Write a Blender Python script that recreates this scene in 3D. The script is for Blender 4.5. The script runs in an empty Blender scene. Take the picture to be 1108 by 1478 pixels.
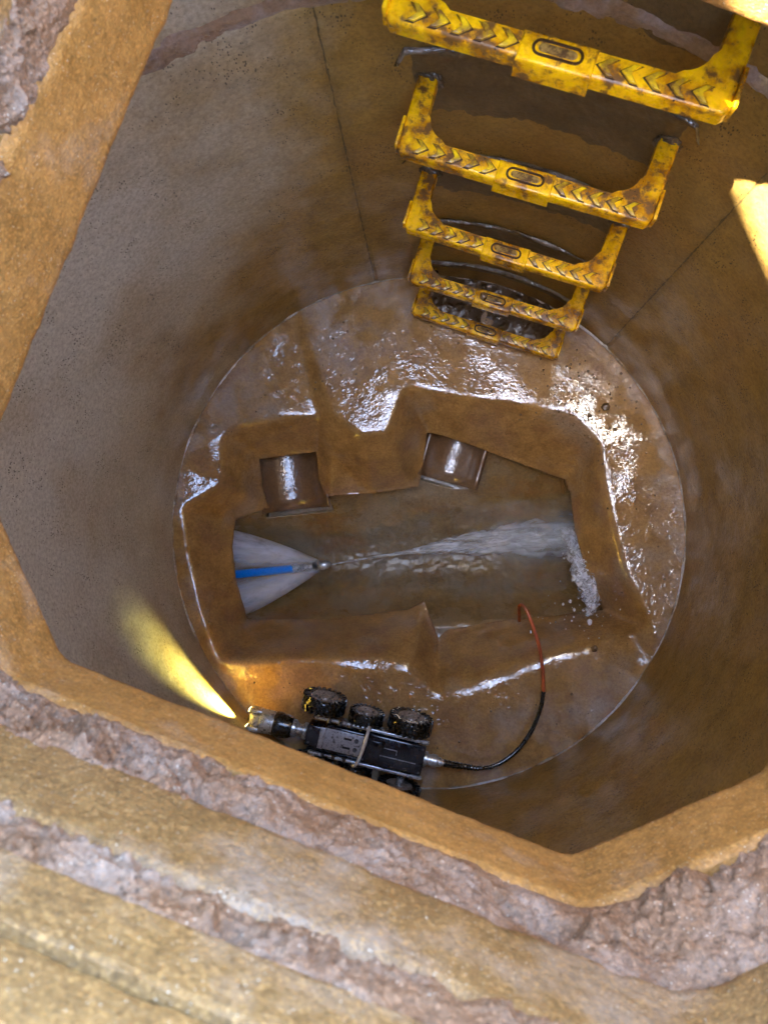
import bpy, bmesh, math, random
import numpy as np
from mathutils import Vector, Matrix, noise
from mathutils.geometry import delaunay_2d_cdt
random.seed(7); R = math.radians
S = bpy.context.scene; COL = S.collection

# ---------------------------------------------------------------- camera, sky, sun, exposure
CAM = Vector((0.0212, -0.0068, 1.7487)); F, PX, PY = 1075.4, 554.0, 739.0
ROT = Matrix.Rotation(0.0646, 3, 'Y') @ Matrix.Rotation(0.02814, 3, 'X')
cam = bpy.data.objects.new('camera', bpy.data.cameras.new('camera')); COL.objects.link(cam); S.camera = cam
cam.matrix_world = Matrix.Translation(CAM) @ ROT.to_4x4()
cd = cam.data; cd.sensor_fit = 'VERTICAL'; cd.sensor_height = 36; cd.lens = F / 1478 * 36
cd.clip_start = 0.01; cd.clip_end = 500
cd.dof.use_dof = True; cd.dof.focus_distance = 1.55; cd.dof.aperture_fstop = 12
SUN_AZ, SUN_EL = 25.5, 67.0                   # horizontal direction the light travels to, height of the sun
w = bpy.data.worlds.new('World'); S.world = w; w.use_nodes = True
nt = w.node_tree; bg = nt.nodes['Background']; sky = nt.nodes.new('ShaderNodeTexSky')
sky.sky_type = 'NISHITA'; sky.sun_disc = False
sky.sun_elevation = R(SUN_EL); sky.sun_rotation = R(90 - (SUN_AZ + 180))
sky.air_density = 1.0; sky.dust_density = 1.1; sky.ozone_density = 1.0
nt.links.new(sky.outputs[0], bg.inputs[0]); bg.inputs[1].default_value = 0.09
sl = bpy.data.lights.new('sun', 'SUN'); sl.energy = 5.0; sl.angle = R(0.53); sl.color = (1, .95, .86)
so = bpy.data.objects.new('sun', sl); COL.objects.link(so); so.location = (-2, -1, 6)
d = Vector((math.cos(R(SUN_AZ)) * math.cos(R(SUN_EL)), math.sin(R(SUN_AZ)) * math.cos(R(SUN_EL)), -math.sin(R(SUN_EL))))
so.rotation_euler = d.to_track_quat('-Z', 'Y').to_euler()
S.view_settings.view_transform = 'Standard'; S.view_settings.look = 'None'
S.view_settings.exposure = 5.12; S.view_settings.gamma = 1
try: S.view_settings.use_curve_mapping = False
except Exception: pass
S.render.engine = 'CYCLES'
cy = S.cycles; cy.use_denoising = True; cy.max_bounces = 10; cy.diffuse_bounces = 7; cy.glossy_bounces = 4
cy.transmission_bounces = 6; cy.transparent_max_bounces = 24; cy.caustics_reflective = False; cy.caustics_refractive = False
cy.sample_clamp_indirect = 6

def at(px, py, z):
    """point at height z on the sight line measured in the photograph (px, py)"""
    v = ROT @ Vector(((px - PX) / F, -(py - PY) / F, -1))
    return CAM + v * ((z - CAM.z) / v.z)

# ---------------------------------------------------------------- materials
def lin(c):
    return tuple((x / 12.92 if x <= .04045 else ((x + .055) / 1.055) ** 2.4) for x in c) + (1,)

class NT:
    def __init__(s, name):
        s.m = bpy.data.materials.new(name); s.m.use_nodes = True; s.t = s.m.node_tree
        s.b = s.t.nodes['Principled BSDF']; s.tc = s.t.nodes.new('ShaderNodeTexCoord').outputs['Object']
    def n(s, typ, **kw):
        n = s.t.nodes.new(typ)
        for k, v in kw.items(): setattr(n, k, v)
        return n
    def l(s, a, b): s.t.links.new(a, b)
    def put(s, sock, v):
        if hasattr(v, 'is_linked') or hasattr(v, 'links'): s.l(v, sock)
        else: sock.default_value = v
    def mapping(s, scale=(1, 1, 1), loc=(0, 0, 0), rot=(0, 0, 0), src=None):
        m = s.n('ShaderNodeMapping'); m.inputs['Scale'].default_value = scale
        m.inputs['Location'].default_value = loc; m.inputs['Rotation'].default_value = rot
        s.l(src or s.tc, m.inputs[0]); return m.outputs[0]
    def noise(s, scale, detail=6, rough=.55, src=None, dist=0):
        n = s.n('ShaderNodeTexNoise'); n.inputs['Scale'].default_value = scale; n.inputs['Detail'].default_value = detail
        n.inputs['Roughness'].default_value = rough; n.inputs['Distortion'].default_value = dist
        s.l(src or s.tc, n.inputs['Vector']); return n.outputs['Fac']
    def voro(s, scale, src=None, feature='F1', rnd=1):
        n = s.n('ShaderNodeTexVoronoi', feature=feature); n.inputs['Scale'].default_value = scale
        n.inputs['Randomness'].default_value = rnd
        s.l(src or s.tc, n.inputs['Vector']); return n.outputs['Distance']
    def ramp(s, fac, stops, interp='LINEAR'):
        r = s.n('ShaderNodeValToRGB'); cr = r.color_ramp; cr.interpolation = interp
        while len(cr.elements) < len(stops): cr.elements.new(.5)
        for e, (p, c) in zip(cr.elements, stops):
            e.position = p; e.color = c if len(c) == 4 else tuple(c) + (1,)
        s.l(fac, r.inputs[0]); return r.outputs[0]
    def rng(s, fac, a, b, c=0., d=1.):
        r = s.n('ShaderNodeMapRange'); s.l(fac, r.inputs[0])
        for i, v in enumerate((a, b, c, d)): r.inputs[i + 1].default_value = v
        return r.outputs[0]
    def mix(s, f, a, b, blend='MIX'):
        m = s.n('ShaderNodeMix', data_type='RGBA', blend_type=blend)
        s.put(m.inputs[0], f); s.put(m.inputs[6], a); s.put(m.inputs[7], b); return m.outputs[2]
    def math(s, op, a, b=0.):
        m = s.n('ShaderNodeMath', operation=op); s.put(m.inputs[0], a); s.put(m.inputs[1], b); return m.outputs[0]
    def bump(s, h, strength=.5, dist=.002, prev=None):
        b = s.n('ShaderNodeBump'); b.inputs['Strength'].default_value = strength; b.inputs['Distance'].default_value = dist
        s.l(h, b.inputs['Height'])
        if prev: s.l(prev, b.inputs['Normal'])
        return b.outputs[0]

def concrete(name, mud, dark, grey, grey_amt=.4, rough=(.25, .6), bump=1., pits=.5, painted_glint=0., spec=.5, streak=None,
             grey_dir=None, patch=5., ripple=0., coat=0., seams=(), grit=0.):
    """wet stained concrete: ochre film over grey cement, pores, uneven gloss"""
    t = NT(name)
    big = t.noise(patch, 7, .6); mid = t.noise(22, 8, .65); fine = t.noise(160, 6, .7)
    c = t.mix(t.rng(mid, .3, .7), lin(dark), lin(mud))
    gm = t.rng(big, .62 - grey_amt * .3, .78 - grey_amt * .3)
    if grey_dir:                                   # the cement shows bare on one side of the chamber
        sx = t.n('ShaderNodeSeparateXYZ'); t.l(t.tc, sx.inputs[0])
        g = t.math('ADD', t.math('MULTIPLY', sx.outputs[0], grey_dir[0]), t.math('MULTIPLY', sx.outputs[1], grey_dir[1]))
        g = t.math('ADD', g, t.math('MULTIPLY', sx.outputs[2], grey_dir[2]))
        g = t.math('ADD', g, t.math('MULTIPLY', t.math('SUBTRACT', big, .5), 1.0))
        gm = t.rng(g, grey_dir[3], grey_dir[4])
    if streak:
        stn = t.noise(streak[0], 6, .6, src=t.mapping(streak[1]))
        c = t.mix(t.rng(stn, .5, .68, 0, streak[3]), c, lin(streak[2]))
    c = t.mix(gm, c, lin(grey))
    c = t.mix(t.rng(fine, .38, .70, .0, .5), c, lin(tuple(x * .55 for x in dark)))
    pv = t.voro(250, src=t.mapping((1, 1, .5))); pg = t.noise(26, 3)
    th = t.rng(pg, .38, .68, 0., .36 * pits)
    pit = t.math('LESS_THAN', pv, th)
    c = t.mix(t.math('MULTIPLY', pit, .75), c, lin((.14, .11, .08)))
    if painted_glint:  # sparkle painted into the base colour as tiny pale dots
        gv = t.voro(330); gl = t.math('LESS_THAN', gv, .15 * painted_glint)
        gl = t.math('MULTIPLY', gl, t.rng(t.noise(60, 2), .45, .55))
        c = t.mix(gl, c, lin((.92, .88, .78)))
    if grit:
        c = t.mix(t.rng(t.noise(420, 2, .6), .52, .66, 0, .55 * grit), c, lin(tuple(min(1, x * 1.25) for x in mud)))
        c = t.mix(t.rng(t.noise(300, 3, .6, src=t.mapping((1, 1, 1), (3, 3, 3))), .55, .68, 0, .6 * grit), c, lin(tuple(x * .6 for x in dark)))
    if seams:
        sx = t.n('ShaderNodeSeparateXYZ'); t.l(t.tc, sx.inputs[0]); az = t.math('ARCTAN2', sx.outputs[1], sx.outputs[0])
        wv = t.math('MULTIPLY', t.math('SUBTRACT', t.noise(35, 4, src=t.mapping((0, 0, 1))), .5), .010)
        wd_ = t.rng(t.noise(70, 4), .35, .7, .0002, .0036)
        for q in seams:
            dd_ = t.math('ABSOLUTE', t.math('ADD', t.math('SUBTRACT', az, q), wv))
            ln = t.math('LESS_THAN', dd_, wd_); c = t.mix(t.math('MULTIPLY', ln, .65), c, lin((.13, .12, .09)))
            c = t.mix(t.rng(dd_, .0, .03, .2, 0), c, lin((.24, .22, .15)))
    t.l(c, t.b.inputs['Base Color'])
    rr = t.rng(t.noise(9, 6, .6), .35, .65, rough[0], rough[1]); t.l(rr, t.b.inputs['Roughness'])
    t.b.inputs['Specular IOR Level'].default_value = spec
    n1 = t.bump(t.noise(28, 8, .6), .5 * bump, .006)
    n2 = t.bump(fine, .5 * bump, .0015, n1)
    if ripple:
        n2 = t.bump(t.noise(75, 3, .5, dist=.6), ripple, .004, n2)
    if grit:                                       # sand grains of the near, broken surfaces
        gn = t.noise(520, 3, .7); n2 = t.bump(gn, .8 * grit, .0012, n2); n2 = t.bump(t.noise(240, 4, .7), .8 * grit, .002, n2)
    n3 = t.bump(t.math('SUBTRACT', 1., pit), .6 * bump, .001, n2)
    t.l(n3, t.b.inputs['Normal'])
    if coat:                                       # a running film of water: sharp sky reflections where it stands
        film = t.rng(t.noise(9, 5, .6), .41, .51)
        t.l(t.math('MULTIPLY', film, coat), t.b.inputs['Coat Weight']); t.b.inputs['Coat IOR'].default_value = 1.95
        t.b.inputs['Coat Roughness'].default_value = .012
        k1 = t.bump(t.noise(24, 2, .5, dist=.5), 1., .0010); k2 = t.bump(t.noise(72, 2, .5, dist=1.8), 1., .00092, k1)
        t.l(k2, t.b.inputs['Coat Normal'])
    return t.m

def simple(name, col, rough=.4, metal=0., bump=0., scale=60, dirt=None, dirt_amt=.4, coat=0., rvar=.15):
    t = NT(name); c = lin(col)
    nz = t.noise(scale, 6, .6)
    if dirt: c = t.mix(t.rng(t.noise(scale * .5, 8, .68), .62 - dirt_amt * .3, .72 - dirt_amt * .2), c, lin(dirt))
    t.put(t.b.inputs['Base Color'], c); t.b.inputs['Metallic'].default_value = metal
    t.l(t.rng(nz, .3, .7, max(.03, rough - rvar), rough + rvar), t.b.inputs['Roughness'])
    t.b.inputs['Coat Weight'].default_value = coat; t.b.inputs['Coat Roughness'].default_value = .1
    if bump: t.l(t.bump(nz, bump, .001), t.b.inputs['Normal'])
    return t.m

M = {}
M['wall'] = concrete('chamber_concrete', (.68, .54, .27), (.54, .42, .20), (.80, .78, .71), rough=(.32, .6), bump=.85, pits=.85,
                     grey_dir=(-1., -.05, .50, .38, .86), streak=(7, (1, 1, .25), (.62, .44, .22), .4), patch=4, seams=(R(100.8), R(45.2)))
M['bench'] = concrete('benching_concrete', (.76, .58, .33), (.56, .41, .21), (.64, .54, .43), grey_amt=.3, rough=(.45, .65), bump=.6,
                      pits=.6, spec=.2, ripple=.1, patch=6, coat=1., painted_glint=.28, streak=(9, (1, 1, 1), (.58, .42, .30), .6))
M['channel'] = concrete('channel_concrete', (.64, .51, .30), (.50, .39, .22), (.60, .53, .42), grey_amt=.4, rough=(.15, .42), bump=.8,
                        pits=.3, streak=(10, (.5, 2, 1), (.58, .38, .16), .6), ripple=.3, coat=.25)
M['slab'] = concrete('slab_concrete', (.68, .50, .26), (.54, .38, .17), (.61, .52, .41), grey_amt=.2, rough=(.35, .6), bump=.5, pits=.25,
                     painted_glint=.75, patch=9, grit=.7)
M['ring'] = concrete('ring_concrete', (.61, .48, .29), (.48, .36, .20), (.61, .54, .46), grey_amt=.35, rough=(.35, .6), bump=.8, pits=.4,
                     painted_glint=.8, patch=11, grit=.9)
M['mortar'] = concrete('bedding_mortar', (.58, .45, .33), (.46, .33, .22), (.62, .53, .45), grey_amt=.55, rough=(.45, .75), bump=2.2,
                       pits=.6, painted_glint=.8, patch=18, grit=1.)
M['joint'] = concrete('joint_mortar', (.66, .54, .43), (.52, .41, .31), (.70, .64, .61), grey_amt=.5, rough=(.2, .45), bump=1.5, pits=.2, patch=14, coat=.4)
M['pad'] = concrete('shaded_pad_mortar', (.48, .39, .25), (.37, .30, .19), (.38, .34, .29), grey_amt=.1, rough=(.3, .55), bump=1., pits=.6)  # wet mortar, with shade under the slab put into its dark colour
M['lip'] = concrete('wet_slurry', (.42, .35, .26), (.28, .22, .15), (.60, .56, .52), grey_amt=.35, rough=(.2, .45), bump=2.6, pits=.1, patch=20, spec=.5, coat=.45)
M['clay'] = concrete('clay_pipe', (.55, .41, .27), (.43, .31, .20), (.56, .47, .38), grey_amt=.3, rough=(.35, .5), bump=.6, pits=.3, spec=.3, coat=.8)
M['ground'] = concrete('road_surface', (.30, .28, .26), (.22, .21, .20), (.36, .35, .34), rough=(.6, .9), bump=1.5, pits=.5)
M['bead'] = concrete('pale_bead', (.78, .72, .62), (.42, .31, .18), (.85, .84, .83), grey_amt=.6, rough=(.15, .35), bump=1., pits=0, patch=9)
M['mud'] = simple('black_mud', (.36, .28, .19), .3, bump=.5, scale=90, rvar=.1)
M['stone'] = simple('wet_stone', (.46, .37, .26), .18, bump=.6, scale=120, dirt=(.2, .15, .1))
M['steel'] = simple('steel', (.72, .73, .74), .3, .65, bump=.1, scale=90, dirt=(.25, .22, .18), dirt_amt=.25)
M['plate'] = simple('scuffed_steel_plate', (.66, .66, .68), .35, .4, bump=.15, scale=330, dirt=(.22, .20, .18), dirt_amt=.35)
M['black'] = simple('black_anodised', (.075, .085, .13), .22, 0, bump=.1, scale=80, dirt=(.10, .10, .11), coat=.5)
M['rubber'] = simple('black_rubber', (.07, .07, .075), .25, bump=.4, scale=150, dirt=(.15, .13, .10), dirt_amt=.3, coat=.8)
M['hub'] = simple('muddy_hub', (.60, .56, .52), .3, .1, bump=.4, scale=120, dirt=(.14, .12, .10))
M['white'] = simple('white_coated_wire', (.80, .79, .76), .35, dirt=(.5, .45, .38), dirt_amt=.1)
M['blue'] = simple('blue_hose', (.04, .56, .96), .3, bump=.15, scale=200, dirt=(.03, .46, .86), dirt_amt=.3)
M['orange'] = simple('orange_cable', (.72, .34, .16), .35, dirt=(.50, .24, .14), dirt_amt=.6, scale=40)
M['blocker'] = simple('blocker_panel', (.55, .56, .57), .5)
M['cast'] = simple('cast_iron', (.16, .15, .15), .6, .4, bump=.8, scale=90, dirt=(.30, .20, .13))
M['screw'] = simple('screw', (.38, .38, .40), .3, 1)
M['slot'] = simple('slot_recess', (.02, .02, .02), .6)
def yellow():
    t = NT('yellow_plastic')
    oi = t.n('ShaderNodeObjectInfo')
    va = t.n('ShaderNodeVectorMath', operation='ADD'); t.l(t.tc, va.inputs[0])
    t.l(oi.outputs['Location'], va.inputs[1]); co = va.outputs[0]
    a = t.noise(26, 9, .68, src=co); b = t.noise(75, 8, .7, src=co)
    c = t.mix(t.rng(b, .3, .7), lin((.96, .78, .06)), lin((.92, .68, .04)))
    c = t.mix(t.rng(a, .41, .56, 0, .85), c, lin((.66, .40, .06)))
    c = t.mix(t.rng(t.math('ADD', t.math('MULTIPLY', a, .5), t.math('MULTIPLY', b, .5)), .505, .56, 0, .88), c, lin((.36, .25, .14)))
    c = t.mix(t.math('LESS_THAN', t.voro(150, src=co), t.rng(a, .4, .7, 0, .22)), c, lin((.16, .10, .05)))
    t.l(c, t.b.inputs['Base Color'])
    t.l(t.rng(b, .35, .65, .16, .42), t.b.inputs['Roughness'])
    t.l(t.bump(b, .45, .0012), t.b.inputs['Normal'])
    return t.m
M['yellow'] = yellow()
M['chev'] = simple('yellow_chevron', (.96, .80, .10), .3, bump=.3, scale=60, dirt=(.46, .32, .14), dirt_amt=.75)
M['badge'] = simple('worn_badge', (.62, .50, .26), .15, bump=.3, scale=150, dirt=(.34, .25, .15), dirt_amt=.6)
M['grime'] = simple('grime_line', (.22, .14, .06), .4, bump=.5)
M['lens'] = simple('camera_glass', (.02, .02, .03), .05, coat=1.)
def emis():
    t = NT('led'); t.b.inputs['Emission Color'].default_value = (1, .86, .35, 1); t.b.inputs['Emission Strength'].default_value = .25
    t.b.inputs['Base Color'].default_value = (.9, .85, .5, 1); return t.m
M['led'] = emis()

def veil(name, col, scale, stretch, lo, hi, amax, rough=.5, bumpk=.5, edge=None, amin=0.):
    """milky water: white scattering body with ragged, streaky density"""
    t = NT(name); t.b.inputs['Base Color'].default_value = lin(col); t.b.inputs['Roughness'].default_value = rough
    t.b.inputs['Subsurface Weight'].default_value = 0
    src = t.mapping(stretch)
    nz = t.noise(scale, 7, .62, src=src, dist=.5)
    a = t.rng(nz, lo, hi, amin, amax)
    if edge is not None:
        at_ = t.n('ShaderNodeAttribute'); at_.attribute_name = 'veil_amount'
        a = t.math('MULTIPLY', a, at_.outputs['Fac'])
    t.l(t.bump(nz, bumpk, .006), t.b.inputs['Normal'])
    tr = t.n('ShaderNodeBsdfTransparent'); tl = t.n('ShaderNodeBsdfTranslucent'); tl.inputs[0].default_value = lin(col)
    m1 = t.n('ShaderNodeMixShader'); m1.inputs[0].default_value = .4; t.l(t.b.outputs[0], m1.inputs[1]); t.l(tl.outputs[0], m1.inputs[2])
    m2 = t.n('ShaderNodeMixShader'); t.l(a, m2.inputs[0]); t.l(tr.outputs[0], m2.inputs[1]); t.l(m1.outputs[0], m2.inputs[2])
    t.l(m2.outputs[0], t.t.nodes['Material Output'].inputs[0]); return t.m
M['spray'] = veil('spray_mist', (.95, .96, .98), 5, (1.2, 9, 9),   .3, .62, 1., edge=1, amin=.45, bumpk=.1)
M['jet'] = veil('white_water', (.95, .96, .97), 11, (.7, 5, 5), .40, .62, .95, rough=.15, edge=1, bumpk=.8)
M['splash'] = veil('splashing_water', (.95, .96, .98), 70, (1, 1, 1), .47, .56, 1., rough=.05, amin=.08, bumpk=.5, edge=1)
def water():
    t = NT('shallow_water'); t.t.nodes.remove(t.b)
    n = t.bump(t.noise(150, 5, .65, dist=1.5), 1., .0024)
    n = t.bump(t.noise(230, 3, .6), 1., .00025, n)
    fr = t.n('ShaderNodeFresnel'); fr.inputs[0].default_value = 1.33; t.l(n, fr.inputs[1])
    gl = t.n('ShaderNodeBsdfGlossy'); gl.inputs['Roughness'].default_value = .05; t.l(n, gl.inputs['Normal'])
    tr = t.n('ShaderNodeBsdfTransparent'); tr.inputs[0].default_value = (.95, .94, .90, 1)
    m = t.n('ShaderNodeMixShader'); t.l(t.math('MULTIPLY', fr.outputs[0], 1.5), m.inputs[0]); t.l(tr.outputs[0], m.inputs[1]); t.l(gl.outputs[0], m.inputs[2])
    t.l(m.outputs[0], t.t.nodes['Material Output'].inputs[0]); return t.m
M['water'] = water()

# ---------------------------------------------------------------- mesh helpers
def link(o, parent=None):
    COL.objects.link(o)
    if parent: o.parent = parent
    return o
def mesh_obj(name, verts, faces, mat, parent=None, smooth=True):
    me = bpy.data.meshes.new(name); me.from_pydata([tuple(v) for v in verts], [], [tuple(f) for f in faces]); me.update()
    me.materials.append(M[mat])
    if smooth: me.polygons.foreach_set('use_smooth', [True] * len(me.polygons))
    return link(bpy.data.objects.new(name, me), parent)
def tag(o, label, cat, group=None, kind=None):
    o['label'] = label; o['category'] = cat
    if group: o['group'] = group
    if kind: o['kind'] = kind
    return o
def empty(name, loc, rz=0):
    o = bpy.data.objects.new(name, None); COL.objects.link(o); o.location = loc; o.rotation_euler = (0, 0, rz); o.empty_display_size = .05
    return o
class MB:
    def __init__(s): s.bm = bmesh.new()
    def _x(s, vs, m):
        if m is not None: bmesh.ops.transform(s.bm, matrix=m, verts=vs)
    def box(s, c, size, rz=0, bev=0., m=None):
        mat = Matrix.Translation(c) @ Matrix.Rotation(rz, 4, 'Z') @ Matrix.Diagonal((*size, 1))
        r = bmesh.ops.create_cube(s.bm, size=1, matrix=mat); vs = r['verts']
        if bev:
            es = list({e for v in vs for e in v.link_edges})
            q = bmesh.ops.bevel(s.bm, geom=es, offset=bev, segments=2, affect='EDGES', profile=.5); vs = list({v for f in q['faces'] for v in f.verts} | {v for v in vs if v.is_valid})
        s._x(vs, m); return s
    def lathe(s, prof, axis='X', seg=32, c=(0, 0, 0), cap=True):
        """prof: (along axis, radius)"""
        rings = []
        for (a, r) in prof:
            ring = []
            for k in range(seg):
                th = 2 * math.pi * k / seg; u, v = r * math.cos(th), r * math.sin(th)
                p = {'X': (a, u, v), 'Y': (u, a, v), 'Z': (u, v, a)}[axis]
                ring.append(s.bm.verts.new(Vector(p) + Vector(c)))
            rings.append(ring)
        for i in range(len(rings) - 1):
            for k in range(seg):
                s.bm.faces.new((rings[i][k], rings[i][(k + 1) % seg], rings[i + 1][(k + 1) % seg], rings[i + 1][k]))
        if cap:
            s.bm.faces.new(rings[0][::-1]); s.bm.faces.new(rings[-1])
        return s
    def tube(s, pts, rad, seg=10, cap=True):
        pts = [Vector(p) for p in pts]; n = len(pts); rad = rad if hasattr(rad, '__len__') else [rad] * n
        up = Vector((0, 0, 1)); rings = []
        for i, p in enumerate(pts):
            t = (pts[min(i + 1, n - 1)] - pts[max(i - 1, 0)]).normalized()
            a = t.cross(up)
            if a.length < .05: a = t.cross(Vector((0, 1, 0)))
            a.normalize(); b = a.cross(t); up = b if b.length > .1 else up
            rings.append([s.bm.verts.new(p + a * rad[i] * math.cos(2 * math.pi * k / seg) + b * rad[i] * math.sin(2 * math.pi * k / seg)) for k in range(seg)])
        for i in range(n - 1):
            for k in range(seg):
                s.bm.faces.new((rings[i][k], rings[i][(k + 1) % seg], rings[i + 1][(k + 1) % seg], rings[i + 1][k]))
        if cap: s.bm.faces.new(rings[0][::-1]); s.bm.faces.new(rings[-1])
        return s
    def prism(s, outline, z0, z1, bev=0., seg=2):
        a = [s.bm.verts.new((x, y, z0)) for x, y in outline]; b = [s.bm.verts.new((x, y, z1)) for x, y in outline]
        n = len(outline); s.bm.faces.new(a[::-1]); top = s.bm.faces.new(b)
        for i in range(n): s.bm.faces.new((a[i], a[(i + 1) % n], b[(i + 1) % n], b[i]))
        if bev: bmesh.ops.bevel(s.bm, geom=list(top.edges), offset=bev, segments=seg, affect='EDGES', profile=.5)
        return s
    def obj(s, name, mat, parent=None, angle=35):
        bmesh.ops.recalc_face_normals(s.bm, faces=s.bm.faces[:])
        me = bpy.data.meshes.new(name); s.bm.to_mesh(me); s.bm.free(); me.materials.append(M[mat])
        me.polygons.foreach_set('use_smooth', [True] * len(me.polygons))
        try: me.set_sharp_from_angle(angle=R(angle))
        except Exception: pass
        return link(bpy.data.objects.new(name, me), parent)
def spline(pts, n=8):
    """Catmull-Rom through the points"""
    P = [Vector(p) for p in pts]; P = [2 * P[0] - P[1]] + P + [2 * P[-1] - P[-2]]; out = []
    for i in range(1, len(P) - 2):
        for k in range(n):
            t = k / n; a, b, c, e = P[i - 1], P[i], P[i + 1], P[i + 2]
            out.append(.5 * ((2 * b) + (c - a) * t + (2 * a - 5 * b + 4 * c - e) * t * t + (3 * b - a - 3 * c + e) * t ** 3))
    out.append(P[-2]); return out
def fbm(v, s, o=4, h=1.): return noise.fractal(Vector(v) * s, h, 2.0, o)
def grid_faces(rows, cols, wrap=True):
    f = []
    for i in range(rows - 1):
        for k in range(cols if wrap else cols - 1):
            k2 = (k + 1) % cols; f.append((i * cols + k, i * cols + k2, (i + 1) * cols + k2, (i + 1) * cols + k))
    return f

RAD, ZJ, ZS = .6, .944, 1.2        # chamber radius, ring joint height, underside of the cover slab
SEAMS = (R(100.8), R(45.2))

# ---------------------------------------------------------------- chamber walls
def wall_ring(name, z0, z1, rows, seams, seed):
    N = 840; vs = []
    for i in range(rows):
        z = z0 + (z1 - z0) * i / (rows - 1)
        for k in range(N):
            a = 2 * math.pi * k / N; ca, sa = math.cos(a), math.sin(a)
            p = Vector((ca, sa, z * 1.0)) * 1
            r = RAD + .0022 * noise.noise(Vector((ca * 3, sa * 3, z * 3 + seed))) + .0009 * noise.noise(Vector((ca * 14, sa * 14, z * 14 + seed)))
            for s_ in seams:
                da = (a - s_ + math.pi) % (2 * math.pi) - math.pi + .006 * noise.noise(Vector((z * 6, s_, 0))) + .0028 * noise.noise(Vector((z * 40, s_, 3)))
                w_ = abs(da) / .0042
                if w_ < 2: r += .0045 * max(0, 1 - w_ * w_ / 2) * (.7 + .6 * noise.noise(Vector((z * 50, 5, s_))))
            if abs(z - z0) < 1e-6 or abs(z - z1) < 1e-6: r += .003
            vs.append((r * ca, r * sa, z))
    fs = [f[::-1] for f in grid_faces(rows, N)]
    b = len(vs)
    for z in (z1, z0):
        for k in range(N): a = 2 * math.pi * k / N; vs.append(((RAD + .11) * math.cos(a), (RAD + .11) * math.sin(a), z))
    top = (rows - 1) * N
    for k in range(N):
        k2 = (k + 1) % N
        fs.append((top + k, b + k, b + k2, top + k2)[::-1]); fs.append((b + k, b + N + k, b + N + k2, b + k2)[::-1]); fs.append((b + N + k, k, k2, b + N + k2)[::-1])
    return mesh_obj(name, vs, fs, 'wall')
lo = tag(wall_ring('chamber_ring', -.42, ZJ - .006, 190, SEAMS, 0), 'round concrete chamber ring with vertical seams, standing around the benched floor', 'chamber ring')
up = tag(wall_ring('chamber_ring', ZJ + .006, ZS - .002, 46, (R(20),), 9), 'short upper concrete ring above the rough horizontal mortar joint, under the slab', 'chamber ring')
# horizontal joint mortar
def mortar_bead():
    N, K = 900, 15; vs = []
    for k in range(N):
        a = 2 * math.pi * k / N; ca, sa = math.cos(a), math.sin(a)
        hw = .017 + .007 * noise.noise(Vector((ca * 5, sa * 5, 1))); zc = ZJ + .004 * noise.noise(Vector((ca * 6, sa * 6, 7)))
        for j in range(K):
            t = j / (K - 1) * 2 - 1; z = zc + t * hw * 1.3
            bul = (1 - t * t) * (.006 + .004 * noise.noise(Vector((ca * 9, sa * 9, 4)))) - .003
            n_ = fbm((ca, sa, z * 1.7), 26, 4) * .0035
            r = RAD - bul - n_ * (1 - abs(t) ** 3)
            vs.append((r * ca, r * sa, z))
    fs = [(k * K + j, k * K + j + 1, ((k + 1) % N) * K + j + 1, ((k + 1) % N) * K + j) for k in range(N) for j in range(K - 1)]
    return mesh_obj('mortar_joint', vs, fs, 'joint')
tag(mortar_bead(), 'rough wet mortar band between the two chamber rings, at the top left', 'mortar joint')

# ---------------------------------------------------------------- cover slab and adjusting rings
P0 = [(-.322, .038), (-.255, -.101), (.118, -.237), (.253, -.175), (.404, .178), (.357, .316), (-.002, .479), (-.160, .434)]
def offset_poly(poly, dist):
    out = []; n = len(poly)
    ds = dist if hasattr(dist, '__len__') else [dist] * n       # one outward distance per edge i -> i+1
    for i in range(n):
        def line(j):
            a, b = Vector(poly[j]), Vector(poly[(j + 1) % n]); e = (b - a).normalized(); nn = Vector((e.y, -e.x))
            return a + nn * ds[j], e
        (p, e1), (q, e2) = line((i - 1) % n), line(i)
        den = e1.x * e2.y - e1.y * e2.x; w_ = q - p
        out.append(tuple(p + e1 * ((w_.x * e2.y - w_.y * e2.x) / den)))
    return out
def round_poly(poly, rad, N):
    pts = []; n = len(poly)
    for i in range(n):
        a, b, c = Vector(poly[i - 1]), Vector(poly[i]), Vector(poly[(i + 1) % n])
        u, v = (a - b).normalized(), (c - b).normalized()
        for k in range(9):
            t = k / 8; p, q = b + u * rad, b + v * rad
            pts.append(p * (1 - t) ** 2 + b * 2 * t * (1 - t) + q * t * t)
    L = [0]
    for i in range(len(pts)): L.append(L[-1] + (pts[(i + 1) % len(pts)] - pts[i]).length)
    out = []; j = 0
    for k in range(N):
        s = L[-1] * k / N
        while L[j + 1] < s: j += 1
        t = (s - L[j]) / (L[j + 1] - L[j]); out.append(pts[j].lerp(pts[(j + 1) % len(pts)], t))
    return out
def normals(pl):
    n = len(pl); r = []
    for i in range(n):
        e = (pl[(i + 2) % n] - pl[i - 2]).normalized(); r.append(Vector((e.y, -e.x)))
    return r                                                    # outward
NP = 1300
def lift(x, y): return .030 * min(1, max(0, (-.12 - x) / .12)) * min(1, max(0, (y + .02) / .25))
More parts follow.
